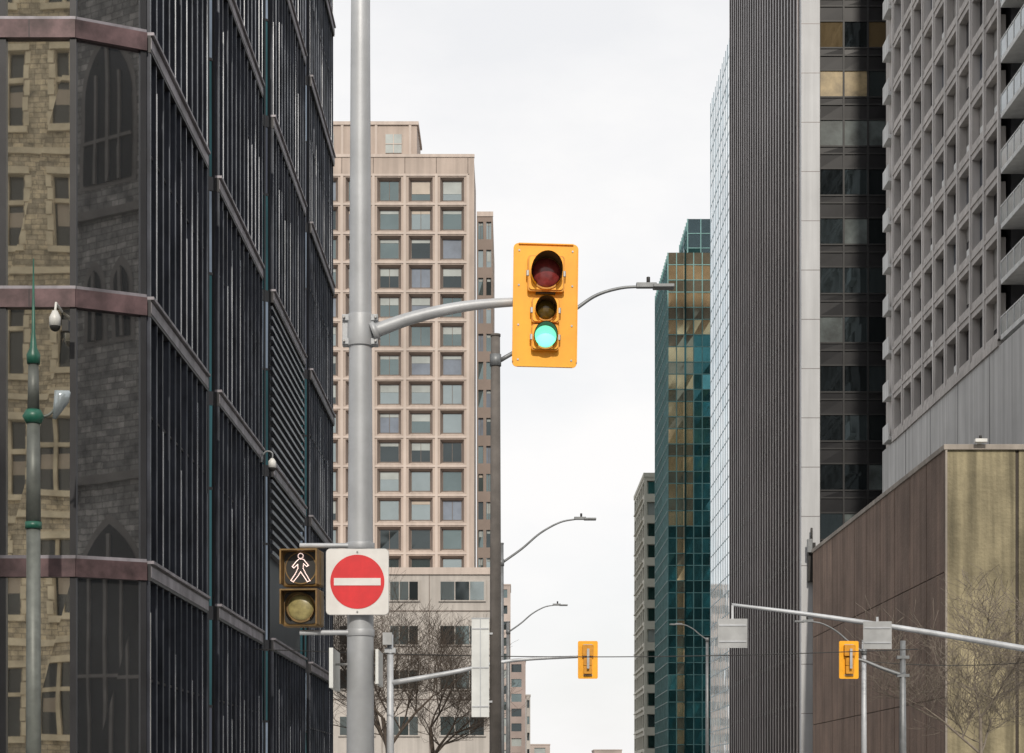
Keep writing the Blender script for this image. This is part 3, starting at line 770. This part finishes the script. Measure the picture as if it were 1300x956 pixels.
for (x0,x1,z0,z1) in ((5.42,6.2,5.33,6.1),(9.25,10.0,5.3,6.03)):
    e=empty('traffic_sign',((x0+x1)/2,51.9,(z0+z1)/2)); b=B(); cx=(x0+x1)/2
    b.box(x0,x1,51.86,51.88,z0,z1,'sign_back'); b.box(cx-.03,cx+.03,51.88,51.93,z0+.05,6.45 if x0<7 else 6.15,'galv'); b.box(x0+.03,x1-.03,51.84,51.86,z0+.15,z0+.19,'galv'); b.box(x0+.03,x1-.03,51.84,51.86,z1-.19,z1-.15,'galv'); b.obj('plate',e)
b=B(); pts=[(-8.4+ (13.2+8.4)*i/30,64-3*math.sin(i/30*3.14),6.15-.45*math.sin(math.pi*i/30)) for i in range(31)]; b.tube(pts,.016,'wire',6)
pts=[(11.0+9*i/20,65.5,5.9+.25*(i/20)-.3*math.sin(math.pi*i/20)) for i in range(21)]; b.tube(pts,.014,'wire',6); b.obj('overhead_cable')
# ornamental post: a reflection in the glass, modelled as a solid object
e=empty('mirrored_lamp_post',(-10.45,43,0)); b=B(); x,y=-10.45,43
b.tube([(x,y,0.13),(x,y,7.3)],[.17,.15],'post_grey',20); b.tube([(x,y,7.3),(x,y,7.45)],.18,'mirrored_post_green',20)
b.tube([(x,y,7.45),(x,y,9.6)],[.16,.14],'post_grey',20); b.tube([(x,y,9.6),(x,y,9.75),(x,y,9.9)],[.16,.24,.16],'mirrored_post_green',20)
b.tube([(x,y,9.9),(x,y,10.9)],[.13,.11],'post_grey',20); b.tube([(x,y,10.9),(x,y,11.1),(x,y,11.25),(x,y,11.6),(x,y,13.2)],[.14,.15,.08,.04,.012],'mirrored_post_green',16)
b.tube(catmull([(x,y,9.75),(x+.35,y,9.8),(x+.6,y,10.15)]),.03,'post_grey',8); b.obj('mirrored_post',e)
b=B(); b.tube([(x+.45,y,9.7),(x+.62,y,10.2),(x+.8,y,10.3)],[.04,.2,.03],'rail_glass',16); b.obj('mirrored_lantern',e)
def dome_cam(X,Y,Z,wx):
    e=empty('security_camera',(X,Y,Z)); b=B()
    b.tube(catmull([(wx,Y,Z+.25),((X+wx)/2,Y,Z+.45),(X,Y,Z+.4),(X,Y,Z+.15)]),.03,'galv_dark',10); b.tube([(X,Y,Z+.22),(X,Y,Z+.12),(X,Y,Z-.1)],[.05,.13,.14],'white_cast',18); b.dome((X,Y,Z-.1),.13,.13,'black_pl','-z'); b.box(min(wx,wx+.08)-.05,wx+.05,Y-.1,Y+.1,Z+.1,Z+.4,'galv_dark'); b.obj('camera_body',e)
dome_cam(-8.1,66.5,12.55,-8.5)
e=empty('security_camera',(-10.3,44.6,12.1)); b=B(); b.tube([(-10.35,45.3,12.6),(-10.35,44.7,12.65),(-10.35,44.6,12.4)],.03,'white_cast',10); b.tube([(-10.35,44.6,12.45),(-10.35,44.6,12.3),(-10.35,44.6,12.1)],[.06,.13,.13],'white_cast',18); b.dome((-10.35,44.6,12.1),.12,.12,'black_pl','-z'); b.box(-10.2,-10.05,44.6,44.8,12.0,12.25,'black_pl'); b.obj('camera_body',e)
# ---------------------------------------------------------------- bare trees
def tree(name,loc,h,seed,mat='bark',lean=0,lv=6,r0=.16,spread=.55):
    rnd=random.Random(seed); b=B()
    def br(p,d,l,r,k):
        n=3; pts=[p];rr=[r]; q=p.copy(); dd=d.copy(); kids=[]
        for i in range(n):
            dd=(dd+Vector((rnd.uniform(-1,1),rnd.uniform(-1,1),rnd.uniform(-.5,.9)))*.13).normalized()
            q=q+dd*l/n; pts.append(q.copy()); rr.append(max(.008,r*(1-.42*(i+1)/n))); kids.append((q.copy(),dd.copy(),rr[-1]))
        b.tube(pts,rr,mat,7 if k<2 else (4 if k<3 else 3),caps=False)
        if k>=lv: return
        for (q,dd,r2) in kids[(0 if k>0 else 1):]:
            for _ in range(2 if k<4 else 1):
                side=Vector((rnd.uniform(-1,1),rnd.uniform(-1,1),rnd.uniform(-.15,.8))).normalized()
                nd=(dd*(1-spread)+side*spread*1.25).normalized()
                br(q,nd,l*rnd.uniform(.55,.8),r2*rnd.uniform(.5,.7),k+1)
    br(Vector(loc),Vector((lean,0,1)),h*.36,r0,0)
    b.obj(name)
tree('bare_tree',(-6.6,108,.13),15,3,lv=5,r0=.2)
tree('bare_tree',(-4.6,116,.13),14,11,lv=5,r0=.2)
tree('bare_tree',(-7.6,128,.13),17,21,lv=4,r0=.2)
tree('bare_tree',(18.4,78,.13),12,5,'bark_lt',lv=5,r0=.11)
